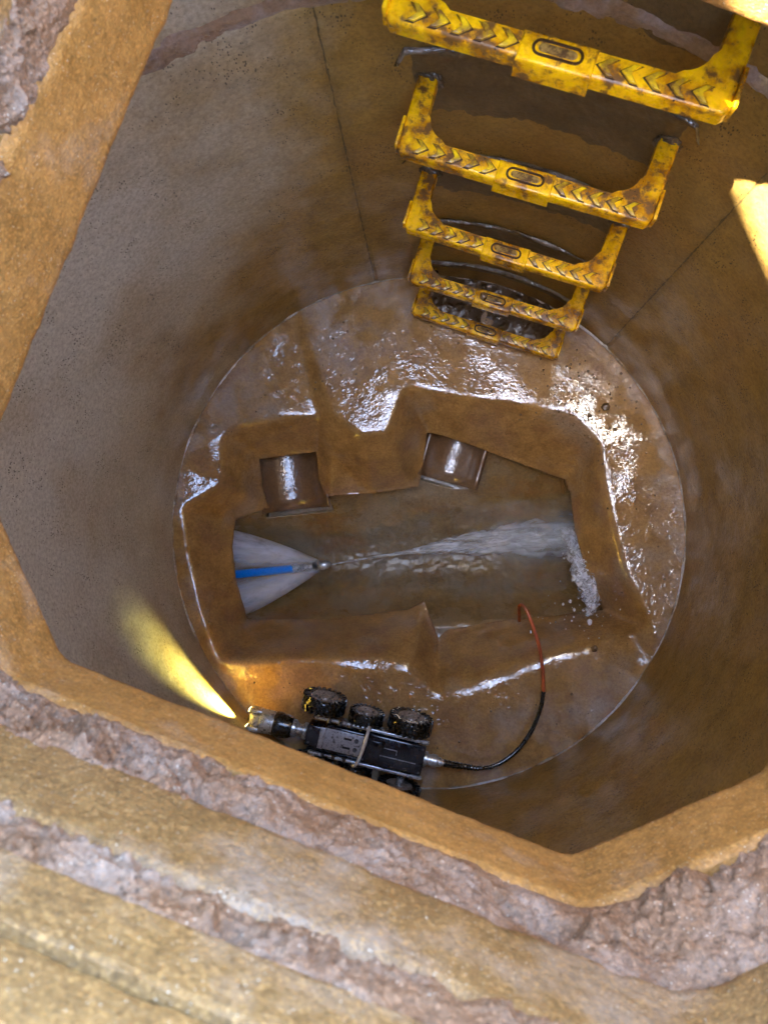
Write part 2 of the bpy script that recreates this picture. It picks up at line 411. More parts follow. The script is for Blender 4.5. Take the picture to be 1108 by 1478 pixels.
def shaft_ring(name, poly, z0, z1, mat, amp, edge=.006, rows=18, seed=0, outer=.72, rad=.016):
    pl = round_poly(poly, rad, NP); nm = normals(pl); c = Vector((.04, .12)); vs = []
    for i in range(rows):
        t = i / (rows - 1); z = z0 + (z1 - z0) * t; dz = min(z - z0, z1 - z)
        for p, n in zip(pl, nm):
            z = z0 + (z1 - z0 + (lift(p.x, p.y) if mat == 'slab' else 0)) * t; dz = min(z - z0, (1 - t) * (z1 - z0))
            ed = edge * (1 + .9 * noise.noise(Vector((p.x * 55, p.y * 30, seed + (0 if t < .5 else 5)))))
            rd = max(0, ed - dz) ; o = (rd * rd / max(ed, 1e-4)) * .9
            q = Vector((p.x, p.y, z)); o += amp * .35 * fbm((q.x, q.y, q.z + seed), 9, 3, 1) + amp * .28 * fbm((q.x, q.y, q.z + seed), 70, 4, .7)
            vs.append((p.x + n.x * o, p.y + n.y * o, z))
    b = len(vs)
    for z in (z1, z0):
        for p in pl:
            e = (p - c).normalized(); vs.append((c.x + e.x * outer, c.y + e.y * outer, z))
    fs = [f[::-1] for f in grid_faces(rows, NP)]; top = (rows - 1) * NP
    for k in range(NP):
        k2 = (k + 1) % NP
        fs.append((top + k2, b + k2, b + k, top + k)); fs.append((b + k2, b + NP + k2, b + NP + k, b + k)); fs.append((b + NP + k2, k2, k, b + NP + k))
    o = mesh_obj(name, vs, fs, mat); o.data.set_sharp_from_angle(angle=R(50)); return o
def bed(name, pa, pb, z0, z1, bulge, rough, rows, seed, lump=30):
    """squeezed out bedding mortar between two precast units"""
    A = round_poly(pa, .02, NP); B = round_poly(pb, .02, NP)
    nm = normals(A); vs = []
    # pair the points of both outlines by direction from the middle
    c = Vector((.04, .12)); angB = sorted(((math.atan2((p - c).y, (p - c).x), (p - c).length) for p in B))
    ab, rb = np.array([x[0] for x in angB]), np.array([x[1] for x in angB])
    for i in range(rows):
        t = i / (rows - 1)
        for p, n in zip(A, nm):
            th = math.atan2((p - c).y, (p - c).x); r = float(np.interp(th, ab, rb, period=2 * math.pi))
            q = c + Vector((math.cos(th), math.sin(th))) * r
            wob = .010 * noise.noise(Vector((p.x * 7, p.y * 7, seed))) + .004 * noise.noise(Vector((p.x * 40, p.y * 40, seed)))
            lf = lift(p.x, p.y) if seed < 5 else 0
            z = z0 + lf + (z1 - z0 - lf) * t + wob * (1 if t < .5 else -.7) * abs(2 * t - 1)
            m_ = p.lerp(q, t * t * (3 - 2 * t))
            v3 = Vector((m_.x, m_.y, z))
            f1 = fbm(v3 + Vector((seed, 0, 0)), lump, 6, .75); rid = 1 - abs(noise.noise(v3 * lump * .9 + Vector((0, seed, 0)))) * 2
            hole = max(0, noise.noise(v3 * lump * .55 + Vector((9, seed, 2))) - .18) * .035
            env = (1 - abs(2 * t - 1) ** 5) * (.75 + 1.1 * noise.noise(Vector((p.x * 11, p.y * 11, seed + 3 * t)))); fn = fbm(v3 + Vector((seed, 5, 0)), lump * 3.6, 4, .5)
            o = -(bulge * (1 - abs(2 * t - 1) ** 2.5) + rough * (f1 * .75 + rid * .3 + fn * .42) * env) + .004 + hole * env
            vs.append((m_.x + n.x * o, m_.y + n.y * o, z + .4 * rough * f1 * env))
    return mesh_obj(name, vs, [f[::-1] for f in grid_faces(rows, NP)], 'mortar')
P1 = offset_poly(P0, [.006, 0.0, .026, .004, .02, .0, .02, 0.0])
P2 = offset_poly(P0, [.008, .0015, .030, .008, .02, .004, .02, 0.004])
P3 = offset_poly(P0, [.012, .006, .034, .012, .02, .008, .02, 0.006])
tag(shaft_ring('cover_slab', P0, ZS, 1.279, 'slab', .002, seed=1, rad=.010, edge=.004), 'ochre stained concrete slab with chamfered square opening, lowest course of the shaft', 'cover slab')
tag(bed('mortar_bed', P0, P1, 1.268, 1.353, .003, .0105, 52, 3.3), 'broad lumpy pinkish grey mortar bed directly on top of the cover slab', 'mortar bed', 'bedding mortar between the shaft courses')
tag(shaft_ring('adjusting_ring', P1, 1.338, 1.418, 'ring', .0022, seed=4), 'smooth ochre concrete ring between the two rough mortar beds', 'concrete ring', 'concrete adjusting rings of the shaft')
tag(bed('mortar_bed', P1, P2, 1.410, 1.450,   .003, .007, 30, 8.1, 42), 'thinner rough mortar bed above the smooth ochre ring, near the lens', 'mortar bed', 'bedding mortar between the shaft courses')
tag(shaft_ring('adjusting_ring', P2, 1.4435, 1.484, 'ring', .0018, seed=6, edge=.002), 'thin upper concrete ring above the thinner mortar bed, out of focus', 'concrete ring', 'concrete adjusting rings of the shaft')
tag(shaft_ring('frame_bed', P3, 1.4842, 1.548, 'ring', .002, seed=7, outer=.70, edge=.002), 'pale topmost concrete course in the blurred bottom left corner', 'concrete ring')
# ground round the shaft, one sheet to the horizon
pl = round_poly(offset_poly(P3, .004), .02, 200); gv = []; ring_r = [None, .75, 1.5, 4, 12, 60, 300]
for r in ring_r:
    for p in pl:
        e = (p - Vector((.04, .12))).normalized()
        q = p if r is None else Vector((.04, .12)) + e * r
        gv.append((q.x, q.y, 1.552 if r is None or r < .8 else 1.552 + .01 * noise.noise(Vector((q.x, q.y, 0)))))
g = mesh_obj('ground', gv, [f[::-1] for f in grid_faces(len(ring_r), 200)][::1], 'ground'); g['kind'] = 'structure'
# added, unseen blocker on the sunny side, trims the sun to a small patch
nn = Vector((math.cos(R(SUN_AZ)), math.sin(R(SUN_AZ)))); sc_ = nn * -.36 + Vector((-nn.y, nn.x)) * .1
scr = empty('sun_blocker', (sc_.x, sc_.y, 1.556), R(SUN_AZ)); tag(scr, 'added grey upright panel out of view beside the shaft, blocking most of the sun', 'blocker')
mb = MB(); mb.box((0, 0, .725), (.012, 1.16, 1.31), bev=.003); mb.obj('sun_blocker_panel', 'blocker', scr)
for y in (-.6, .6):
    mb = MB(); mb.tube([(0, y, .0), (0, y, 1.42)], .017, 12); mb.obj('sun_blocker_post', 'steel', scr)
    mb = MB(); mb.box((0, y, .012), (.34, .05, .024), bev=.006); mb.obj('sun_blocker_foot', 'cast', scr)

# ---------------------------------------------------------------- benching (sloped floor) with the channel cut in it
bp, bi, be = [], {}, []
def V(k, px, py, z): bi[k] = len(bp); v = at(px, py, z); bp.append(v); return k
def E(*ks):
    for a, b in zip(ks, ks[1:]): be.append((bi[a], bi[b]))
NR = 72
for i in range(NR):
    a = 2 * math.pi * i / NR; bi['rim%d' % i] = len(bp)
    zz = -.012 * math.exp(-((a - R(205)) / .5) ** 2)
    bp.append(Vector((.612 * math.cos(a), .612 * math.sin(a), zz)))
for a in (bi['rim%d' % i] for i in range(NR)): be.append((a, (a + 1) % NR))
# left block over the main pipe
V('L1', 262, 733, .0); V('L2', 272, 800, .0); V('L3', 290, 875, .0); V('L4', 316, 950, .0); E('L1', 'L2', 'L3', 'L4')
V('l1', 341, 749, -.15); V('l2', 336, 790, -.13); V('l3', 342, 838, -.13); V('l4', 358, 894, -.17)
E('L1', 'l1'); E('L4', 'l4')
# shoulder left of the first branch
V('w0', 262, 718, -.005); V('w1', 322, 699, -.03); V('w2', 322, 628, -.005); V('w3', 300, 640, 0); E('w0', 'w1'); E('w1', 'w2')
V('i1a', 375, 663, -.13); V('i1b', 379, 700, -.17); V('i1c', 389, 733, -.20); E('w2', 'i1a'); E('w1', 'i1c')
# first upper block
V('u1', 352, 612, 0); V('u2', 405, 602, 0); V('u3', 460, 602, -.024); E('w2', 'u1', 'u2', 'u3')
V('i1d', 456, 652, -.13); E('u3', 'i1d')
# second upper block between the branches
V('v1', 481, 598, .006); V('v2', 476, 656, -.085); V('v3', 474, 716, -.17); E('u3', 'v1'); E('v1', 'v2', 'v3')
V('i1e', 460, 690, -.17); V('i1f', 470, 724, -.21)
V('v4', 540, 712, -.185); V('v5', 603, 703, -.19)
V('c0', 520, 628, .004); V('c0b', 560, 624, .002); V('c1', 584, 558, .006); E('v1', 'c0', 'c0b')
V('v6', 600, 590, -.06); V('v7', 616, 624, -.13); V('v8', 608, 686, -.19); E('c1', 'v6', 'v7'); V('v9', 578, 677, -.115); E('c0b', 'v9', 'v5'); E('c1', 'c0b')
# third upper block
V('c2', 650, 570, .0); V('c3', 740, 582, .0); V('c4', 825, 600, .0); V('c5', 862, 640, .0); E('c1', 'c2', 'c3', 'c4', 'c5')
V('j1', 640, 629, -.13); V('j2', 705, 652, -.145); V('j3', 760, 672, -.16); V('j4', 815, 692, -.17)
# right block
V('q1', 845, 655, -.07); E('c5', 'q1', 'j4')
V('r1', 822, 712, -.15); V('r2', 829, 765, -.13); V('r3', 845, 825, -.13); V('r4', 869, 880, -.165)
V('R1', 868, 690, -.006); V('R2', 884, 760, -.010); V('R3', 906, 835, -.010); V('R4', 940, 910, .0); E('c5', 'R1', 'R2', 'R3', 'R4')
V('q2', 906, 908, -.03); E('r4', 'q2', 'R4')
# lower right block
V('B1', 850, 940, 0.); V('B2', 790, 958, 0); V('B3', 720, 985, 0); V('B4', 676, 1000, 0); V('B5', 632, 1004, -.004); E('q2', 'B1', 'B2', 'B3', 'B4', 'B5')
V('b1', 800, 888, -.175); V('b2', 740, 893, -.175); V('b3', 690, 901, -.175); V('b4', 646, 909, -.17)
V('b5', 632, 920, -.165); E('B5', 'b5')
# ridge of the lower left block
V('d1', 612, 868, -.17); V('d2', 604, 900, -.12); V('d3', 600, 940, -.05); V('d4', 597, 972, 0); E('d1', 'd2', 'd3', 'd4', 'B5')
V('d5', 560, 966, 0); V('d6', 510, 962, 0); V('d7', 430, 950, 0); V('d8', 350, 955, 0); E('d4', 'd5', 'd6', 'd7', 'd8', 'L4')
for nm_, x_, y_, z_ in (('f1', 845, 925, -.012), ('f2', 788, 940, -.010), ('f3', 722, 965, -.010), ('f4', 680, 981, -.010), ('f5', 642, 986, -.014), ('f6', 592, 950, -.010), ('f7', 560, 948, -.009), ('f8', 510, 945, -.008)): V(nm_, x_, y_, z_)
E('f1', 'f2', 'f3', 'f4', 'f5'); E('f6', 'f7', 'f8')
V('e1', 590, 879, -.185); V('e2', 480, 893, -.185)
hole = ['l1', 'i1c', 'i1b', 'i1a', 'i1d', 'i1e', 'i1f', 'v3', 'v4', 'v5', 'v8', 'v7', 'j1', 'j2', 'j3', 'j4', 'r1', 'r2', 'r3', 'r4', 'b1', 'b2', 'b3', 'b4', 'b5', 'd1', 'e1', 'e2', 'l4', 'l3', 'l2']
for a, b in zip(hole, hole[1:] + hole[:1]): E(a, b)
cv, ce, cf, *_ = delaunay_2d_cdt([Vector((p.x, p.y)) for p in bp], be, [], 0, 1e-6)
oz = {}
cz = []
for i, v in enumerate(cv):
    j = i if i < len(bp) and (Vector((bp[i].x, bp[i].y)) - v).length < 1e-5 else min(range(len(bp)), key=lambda q: (Vector((bp[q].x, bp[q].y)) - v).length)
    cz.append(bp[j].z)
# raster of the coarse surface, softened, masked to the benching
G, ST = 436, .0028; org = -G * ST / 2
H = np.full((G, G), np.nan)
gx = org + (np.arange(G) + .5) * ST
for f in cf:
    for t3 in [(f[0], f[k], f[k + 1]) for k in range(1, len(f) - 1)]:
        (x0, y0), (x1, y1), (x2, y2) = [cv[i] for i in t3]; z0_, z1_, z2_ = [cz[i] for i in t3]
        ia, ib = max(0, int((min(x0, x1, x2) - org) / ST) - 1), min(G, int((max(x0, x1, x2) - org) / ST) + 2)
        ja, jb = max(0, int((min(y0, y1, y2) - org) / ST) - 1), min(G, int((max(y0, y1, y2) - org) / ST) + 2)
        if ib <= ia or jb <= ja: continue
        X, Y = np.meshgrid(gx[ia:ib], gx[ja:jb]); den = (y1 - y2) * (x0 - x2) + (x2 - x1) * (y0 - y2)
        if abs(den) < 1e-12: continue
        a = ((y1 - y2) * (X - x2) + (x2 - x1) * (Y - y2)) / den; b = ((y2 - y0) * (X - x2) + (x0 - x2) * (Y - y2)) / den; c = 1 - a - b
        m = (a >= -1e-6) & (b >= -1e-6) & (c >= -1e-6)
        sub = H[ja:jb, ia:ib]; sub[m] = (a * z0_ + b * z1_ + c * z2_)[m]
hp = np.array([(bp[bi[k]].x, bp[bi[k]].y) for k in hole])
def inside(X, Y, P):
    c = np.zeros(np.shape(X), bool)
    for i in range(len(P)):
        (xa, ya), (xb, yb) = P[i], P[(i + 1) % len(P)]
        c ^= ((ya > Y) != (yb > Y)) & (X < (xb - xa) * (Y - ya) / (yb - ya + 1e-12) + xa)
    return c
X, Y = np.meshgrid(gx, gx); IN = inside(X, Y, hp); valid = ~np.isnan(H) & ~IN
def blur(A, n):
    for _ in range(n):
        A = (np.roll(A, 1, 0) + np.roll(A, -1, 0) + 2 * A) / 4; A = (np.roll(A, 1, 1) + np.roll(A, -1, 1) + 2 * A) / 4
    return A
rr_xy = np.hypot(X, Y); H = H - .010 * np.clip((.6 - rr_xy) / .25, 0, 1)
W = blur(valid.astype(float), 12); Hb = blur(np.where(valid, H, 0), 12) / np.maximum(W, 1e-9)
def hz(x, y):
    fx, fy = (x - org) / ST - .5, (y - org) / ST - .5; i, j = int(fx), int(fy); i = min(max(i, 0), G - 2); j = min(max(j, 0), G - 2); u, v = fx - i, fy - j
    u, v = min(max(u, 0), 1), min(max(v, 0), 1)
    return (Hb[j, i] * (1 - u) + Hb[j, i + 1] * u) * (1 - v) + (Hb[j + 1, i] * (1 - u) + Hb[j + 1, i + 1] * u) * v
# fine mesh: dense outline, grid inside
out_pts, out_z, mouth = [], [], []
MOUTH = {('l1', 'l2'), ('l2', 'l3'), ('l3', 'l4'), ('i1a', 'i1d'), ('v7', 'j1'), ('j1', 'j2'), ('r1', 'r2'), ('r2', 'r3'), ('r3', 'r4'), ('l4', 'l3'), ('l3', 'l2'), ('l2', 'l1')}
for a, b in zip(hole, hole[1:] + hole[:1]):
    A, B = bp[bi[a]], bp[bi[b]]; n = max(1, int((A - B).to_2d().length / .004))
    for k in range(n):
        p = A.lerp(B, k / n); jx = .0012 * noise.noise(p * 60); out_pts.append(Vector((p.x + jx, p.y - jx))); out_z.append(p.z); mouth.append((a, b) in MOUTH)
no = len(out_pts)
rimN = 560; rim_pts = [Vector((.606 * math.cos(2 * math.pi * k / rimN), .606 * math.sin(2 * math.pi * k / rimN))) for k in range(rimN)]
ip = []
st = .0055; op = np.array([(p.x, p.y) for p in out_pts])
for j in range(-112, 113):
    for i in range(-112, 113):
        x, y = (i + .5 * (j % 2)) * st, j * st * .92
        if x * x + y * y > .602 ** 2: continue
        ip.append((x, y))
ip = np.array(ip); ins = inside(ip[:, 0], ip[:, 1], op); ip = ip[~ins]
dm = np.min(((ip[:, None, 0] - op[None, :, 0]) ** 2 + (ip[:, None, 1] - op[None, :, 1]) ** 2), axis=1); ip = ip[dm > .0022 ** 2]; 
allp = out_pts + rim_pts + [Vector(p) for p in ip]
ed = [(k, (k + 1) % no) for k in range(no)] + [(no + k, no + (k + 1) % rimN) for k in range(rimN)]
fv, fe, ff, *_ = delaunay_2d_cdt(allp, ed, [], 0, 1e-7)
def bench_noise(x, y): return .0035 * noise.noise(Vector((x * 9, y * 9, 2))) +   .0010 * noise.noise(Vector((x * 28, y * 28, 5)))
vs = []
for i, v in enumerate(fv):
    z = hz(v.x, v.y)
    if i < no: z = .5 * z + .5 * out_z[i]
    vs.append(Vector((v.x, v.y, z + bench_noise(v.x, v.y))))
cen = np.array([(sum(fv[i].x for i in f) / len(f), sum(fv[i].y for i in f) / len(f)) for f in ff]); ci = inside(cen[:, 0], cen[:, 1], op)
fs = [tuple(f) for f, c in zip(ff, ci) if not c]
# skirt under the edge of the benching; at the pipe mouths it runs back over the pipe crown
hc = Vector((np.mean(op[:, 0]), np.mean(op[:, 1])))
b0 = len(vs)
for row in range(3):
    for k in range(no):
        p = vs[k]; e = (out_pts[(k + 1) % no] - out_pts[k - 1]).normalized(); n = Vector((e.y, -e.x))
        tst = Vector((p.x, p.y)) + n * .004
        if inside(np.array([tst.x]), np.array([tst.y]), op)[0]: n = -n
        if mouth[k]: dxy, dz = (.004, .03, .08)[row], (.006, .008, .0)[row]
        else: dxy, dz = (.002, .004, .008)[row], (.012, .07, .2)[row]
        vs.append(Vector((p.x + n.x * dxy, p.y + n.y * dxy, p.z - dz)))
for row in range(3):
    for k in range(no):
        k2 = (k + 1) % no; u = (k, k2) if row == 0 else (b0 + (row - 1) * no + k, b0 + (row - 1) * no + k2)
        fs.append((u[0], u[1], b0 + row * no + k2, b0 + row * no + k))
fl = mesh_obj('benching', vs, fs, 'bench'); bmm = bmesh.new(); bmm.from_mesh(fl.data); bmesh.ops.recalc_face_normals(bmm, faces=bmm.faces[:]); bmm.to_mesh(fl.data); bmm.free()
fl['kind'] = 'structure'; fl['label'] = 'wet ochre sloping concrete benching around the open channel'
# channel bed
A0, A1 = at(345, 822, -.33), at(845, 788, -.33); cdir = (A1 - A0).to_2d().normalized(); cn = Vector((-cdir.y, cdir.x))
BR = [(at(424, 738, -.150).to_2d(), at(414, 650, -.135).to_2d(), .080), (at(644, 696, -.146).to_2d(), at(660, 640, -.138).to_2d(), .064)]
def chan_z(x, y):
    q = Vector((x, y)); dd = (q - A0.to_2d()).dot(cn); s = (q - A0.to_2d()).dot(cdir); ad = abs(dd)
    hw = .135 + (.07 * min(1, max(0, s) / .42) if dd > 0 else .035 * min(1, max(0, s - .3) / .08)); z = -.335 + .14 * min(1, ad / hw) ** 2 + .5 * max(0, ad - hw)
    if dd > 0:
        if s > .40: k_ = min(1, (s - .40) / .06); z = z * (1 - k_) + k_ * (-.335 + .13 * min(1.2, dd / .25) ** 1.6)
        z = min(z, -.195)
    else: z = min(z, -.19)
    z += .004 * noise.noise(Vector((x * 8, y * 30, 1))) + .003 * noise.noise(Vector((x * 30, y * 30, 1))) + .0018 * noise.noise(Vector((x * 90, y * 90, 4)))
    for a_, b_, r_ in BR:
        e = (b_ - a_); L_ = e.length; e = e / L_; u_ = (q - a_).dot(e); v_ = abs((q - a_).x * e.y - (q - a_).y * e.x)
        if u_ > -.004 and v_ < r_ + .010: z = min(z, -.26 + 0 * z)
    return z
cvv = []; nx, ny = 300, 190; x0, x1, y0, y1 = -.66, .52, -.32, .24
for j in range(ny):
    for i in range(nx):
        x, y = x0 + (x1 - x0) * i / (nx - 1), y0 + (y1 - y0) * j / (ny - 1); cvv.append((x, y, chan_z(x, y)))
ch = mesh_obj('channel_bed', cvv, grid_faces(ny, nx, False), 'channel', fl)
# thin pale line where floor and wall meet
N = 1000; K = 7; vs = []
for k in range(N):
    a = 2 * math.pi * k / N; ca, sa = math.cos(a), math.sin(a)
    zz = hz(.597 * ca, .597 * sa); zz = 0 if zz != zz else zz
    r_ = .0022 + .0012 * noise.noise(Vector((ca * 11, sa * 11, 3))) + .0006 * noise.noise(Vector((ca * 60, sa * 60, 3)))
    for j in range(K):
        t = j / (K - 1) * math.pi / 2
        vs.append(((.6022 - (r_ * 1.3) * math.sin(t) * 2 + .001) * ca, (.6022 - (r_ * 1.3) * math.sin(t) * 2 + .001) * sa, zz + .0015 + r_ * 2 * math.cos(t) - .001))
fs = [(k * K + j, ((k + 1) % N) * K + j, ((k + 1) % N) * K + j + 1, k * K + j + 1) for k in range(N) for j in range(K - 1)]
tag(mesh_obj('pale_floor_line', vs, fs, 'bead'), 'thin pale bead running round the joint of floor and chamber wall', 'bead')

# pipes
def pipe(name, a, b, r, mat, half=False, wall=.007, lift=0, seg=44, length=None):
    a, b = Vector(a), Vector(b); t = (b - a).normalized(); s = t.cross(Vector((0, 0, 1))).normalized(); u = s.cross(t)
    vs, fs = [], []; n = seg
    angs = [math.pi + .42 + (math.pi - .84) * k / n for k in range(n + 1)] if half else [2 * math.pi * k / n for k in range(n + 1)]
    m = len(angs); rows = 14
    for i in range(rows):
        c = a.lerp(b, i / (rows - 1))
        for rr in (r, r + wall):
            for an in angs:
                w_ = .0006 * noise.noise(Vector((c.x * 30, c.y * 30, an * 3)))
                vs.append(c + s * (rr + w_) * math.cos(an) + u * (rr + w_) * math.sin(an))
    for i in range(rows - 1):
        for q in (0, 1):
            for k in range(m - 1):
                o = i * 2 * m + q * m + k; fs.append((o, o + 1, o + 2 * m + 1, o + 2 * m))
    for i in (0, rows - 1):
        for k in range(m - 1): o = i * 2 * m + k; fs.append((o, o + 1, o + m + 1, o + m))
    if half:
        for i in range(rows - 1):
            for k in (0, m - 1): o = i * 2 * m + k; fs.append((o, o + m, o + 3 * m, o + 2 * m))
    o = mesh_obj(name, [v for v in vs], fs, mat)
    bmm = bmesh.new(); bmm.from_mesh(o.data); bmesh.ops.recalc_face_normals(bmm, faces=bmm.faces[:]); bmm.to_mesh(o.data); bmm.free()
    return o
a, b = at(340, 822, -.272), at(300, 824, -.272)
tag(pipe('outlet_pipe', a + (b - a).normalized() * -.0, a + (b - a).normalized() * .5, .115, 'clay'), 'main sewer pipe mouth under the left block, with the blue hose in it', 'pipe')
a, b = at(846, 790, -.272), at(890, 787, -.272)
tag(pipe('inlet_pipe', a, a + (b - a).normalized() * .5, .115, 'clay'), 'main sewer pipe mouth under the right block, where the jet ends', 'pipe')
a, b = at(424, 738, -.150), at(414, 650, -.135)
tag(pipe('branch_channel', a, b + (b - a).normalized() * .25, .092, 'clay', half=True), 'brown clay half pipe of the left side branch, between two benching blocks', 'clay pipe', 'clay side branches')
a, b = at(644, 696, -.146), at(660, 640, -.138)
tag(pipe('branch_channel', a, b + (b - a).normalized() * .25, .078, 'clay', half=True, wall=.012), 'reddish clay half pipe of the middle side branch with a bright wet stripe', 'clay pipe', 'clay side branches')

# ---------------------------------------------------------------- steps
SA = R(71.5)                                        # direction from the shaft centre to the steps
SN, STG = Vector((math.cos(SA), math.sin(SA))), Vector((math.sin(SA), -math.cos(SA)))
front_mid = Vector((.138, .442))
def arc2(cx, cy, r, a0, a1, n=6): return [(cx + r * math.cos(a0 + (a1 - a0) * k / n), cy + r * math.sin(a0 + (a1 - a0) * k / n)) for k in range(n + 1)]
def u_outline(hw=.1725, lw=.027, rw=.0255, depth=.135, fil=.034):
    """U seen from above: front edge y = 0, legs run to +y into the wall"""
    o = [(-hw + .006, 0), (hw - .006, 0), (hw, .006), (hw + .004, depth), (hw + .004 - lw, depth)]
    o += arc2(hw - lw + .001 - fil, rw + fil, fil, 0, -math.pi / 2, 7)
    o += arc2(-hw + lw - .001 + fil, rw + fil, fil, -math.pi / 2, -math.pi, 7)
    o += [(-hw - .004 + lw, depth), (-hw - .004, depth), (-hw, .006)]
    return o
def chevron(cx, cy, sgn, s=.0086, w_=.0064):
    """raised V lying on the tread, pointing along sgn*x"""
    tip = Vector((cx + sgn * s * .55, cy)); pts = []
    a = Vector((cx - sgn * s * .55, cy + s)); b = Vector((cx - sgn * s * .55, cy - s)); h = Vector((sgn * w_, 0))
    o = [a - h * .5, a + h * .5, tip + h * .6, b + h * .5, b - h * .5, tip - h * .6]
    return [(p.x, p.y) for p in (o if sgn > 0 else o[::-1])]
def make_step():
    root = empty('manhole_step', (0, 0, 0))
    mb = MB(); mb.prism(u_outline(), -.0185, 0, bev=.0045, seg=3); mb.obj('tread_frame', 'yellow', root, 50)
    mb = MB(); mb.prism([(-.038, -.0035), (.038, -.0035), (.038, .0275), (-.038, .0275)], -.0265, .0028, bev=.004, seg=3); mb.obj('centre_sleeve', 'yellow', root, 50)
    # oval recess ring on the sleeve
    mb = MB(); o = arc2(.017, .013, .0072, -math.pi / 2, math.pi / 2, 8) + arc2(-.017, .013, .0072, math.pi / 2, 1.5 * math.pi, 8)
    mb.tube([(x, y, .0026) for x, y in o + o[:1]], .0017, 6, cap=False); mb.obj('oval_rib', 'grime', root)
    mb = MB(); mb.prism([(x * .8, .013 + (y - .013) * .62) for x, y in o], .0026, .0034, bev=.0004); mb.obj('oval_badge', 'badge', root)
    for sg in (-1, 1):
        for k in range(5):
            x = sg * (.049 + .0232 * k); mb = MB(); mb.prism(chevron(x, .013, -sg), -.0005, .0030, bev=.0008); c = mb.obj('chevron', 'chev', root)
            mb = MB(); mb.prism([(x + (p - x) * 1.32, .013 + (q - .013) * 1.17) for p, q in chevron(x, .013, -sg)], -.0005, .0004); mb.obj('grime_edge', 'grime', c)
        mb = MB(); mb.box((sg * .1735, .024, -.004), (.004, .040, .026), bev=.001); mb.obj('end_rib', 'yellow', root)
        mb = MB(); mb.prism([(sg * .160 + .0155 * math.cos(q / 12 * 6.283), .010 * math.sin(q / 12 * 6.283) + .1) for q in range(12)], -.024, .002, bev=.004)
        vs_ = mb.bm.verts[:]
        mb.bm.free()
    return root
def copy_tree(o, parent=None):
    c = o.copy(); COL.objects.link(c); c.parent = parent
    if parent: c.matrix_parent_inverse = o.matrix_parent_inverse
    for chd in [x for x in S.objects if x.parent == o]: copy_tree(chd, c)
    return c
step0 = make_step()
SZ = [1.035, .783, .530, .275, .050]
SLAB = ['topmost yellow plastic step, largest and nearest, cut off by the top edge', 'second yellow plastic step from the top, both legs seen against the wall',
        'third yellow plastic step from the top, middle one of the five', 'fourth yellow plastic step, with a dark lump on its centre sleeve',
        'lowest yellow plastic step just above the wet floor']
copies = []
for i, z in enumerate(SZ):
    o = step0 if i == 0 else copy_tree(step0)
    o.location = (front_mid.x, front_mid.y, z); o.rotation_euler = (R((0, .5, -.4, .8, 0)[i]), 0, SA - math.pi / 2 + R((0, .3, -.3, .5, 0)[i]))
    tag(o, SLAB[i], 'step', 'yellow ladder steps on the chamber wall'); copies.append(o)
# raised casting pads behind the steps, with a wet ragged ledge on top
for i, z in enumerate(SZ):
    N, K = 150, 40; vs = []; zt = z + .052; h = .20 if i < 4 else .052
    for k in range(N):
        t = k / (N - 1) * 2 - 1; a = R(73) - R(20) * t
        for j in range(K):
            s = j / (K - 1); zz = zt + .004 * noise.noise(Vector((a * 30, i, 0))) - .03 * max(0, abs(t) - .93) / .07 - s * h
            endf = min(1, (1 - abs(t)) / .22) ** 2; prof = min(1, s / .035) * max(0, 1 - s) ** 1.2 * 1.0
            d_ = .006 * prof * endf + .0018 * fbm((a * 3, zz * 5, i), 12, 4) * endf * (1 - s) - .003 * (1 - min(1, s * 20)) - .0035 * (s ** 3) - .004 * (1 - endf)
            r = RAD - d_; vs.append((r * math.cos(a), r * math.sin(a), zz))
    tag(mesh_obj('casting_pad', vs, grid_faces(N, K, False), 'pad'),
        'raised wet pad, darkened with painted shade, on the wall behind ' + ('the topmost step', 'the second step from the top', 'the third step from the top', 'the fourth step from the top', 'the lowest step')[i],
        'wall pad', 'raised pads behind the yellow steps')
    root = S.objects[-1] if False else None
    N, K = 260, 9; vs = []
    for k in range(N):
        t = k / (N - 1) * 2 - 1; a = R(73) - R(19.6) * t; zc = zt + .003 * noise.noise(Vector((a * 30, i, 0))) - .03 * max(0, abs(t) - .93) / .07
        w_ = (.007 + .004 * noise.noise(Vector((a * 12, i, 4)))) * max(.15, min(1, .75 + 1.4 * noise.noise(Vector((a * 9, i, 14))))) * min(1, (1 - abs(t)) / .03 + .1)
        for j in range(K):
            u = j / (K - 1) * math.pi; q = .0012 * fbm((a * 4, j * .12, i), 22, 4)
            r = RAD - .004 - (w_ * math.sin(u) + q); vs.append((r * math.cos(a), r * math.sin(a), zc + w_ * math.cos(u) * .8 + q))
    tag(mesh_obj('slurry_ledge', vs, grid_faces(N, K, False), 'lip'), 'glistening wet slurry ledge on the wall above ' + ('the topmost step', 'the second step', 'the third step', 'the fourth step', 'the lowest step')[i],
        'slurry ledge', 'wet slurry ledges over the steps')
# sockets where the legs enter the wall
for i, z in enumerate(SZ):
    for sg in (-1, 1):
        p2 = front_mid + STG * sg * .162 ; t = 0
        while (p2 + SN * t).length < RAD - .004 and t < .2: t += .001
        p = p2 + SN * t; mb = MB(); r = bmesh.ops.create_icosphere(mb.bm, subdivisions=4, radius=1)
        for v in mb.bm.verts:
            n_ = 1 + .22 * fbm(v.co + Vector((i, sg, 0)), 2.5, 4); v.co = Vector((v.co.x * .019 * n_, v.co.y * .009 * n_, v.co.z * .016 * n_))
        o = mb.obj('mortar_socket', 'lip', copies[i]); o.parent = None
        o.location = (p.x, p.y, z - .010); o.rotation_euler = (0, 0, SA - math.pi / 2)
        mw = o.matrix_basis.copy(); o.parent = copies[i]; o.matrix_parent_inverse = copies[i].matrix_basis.inverted()

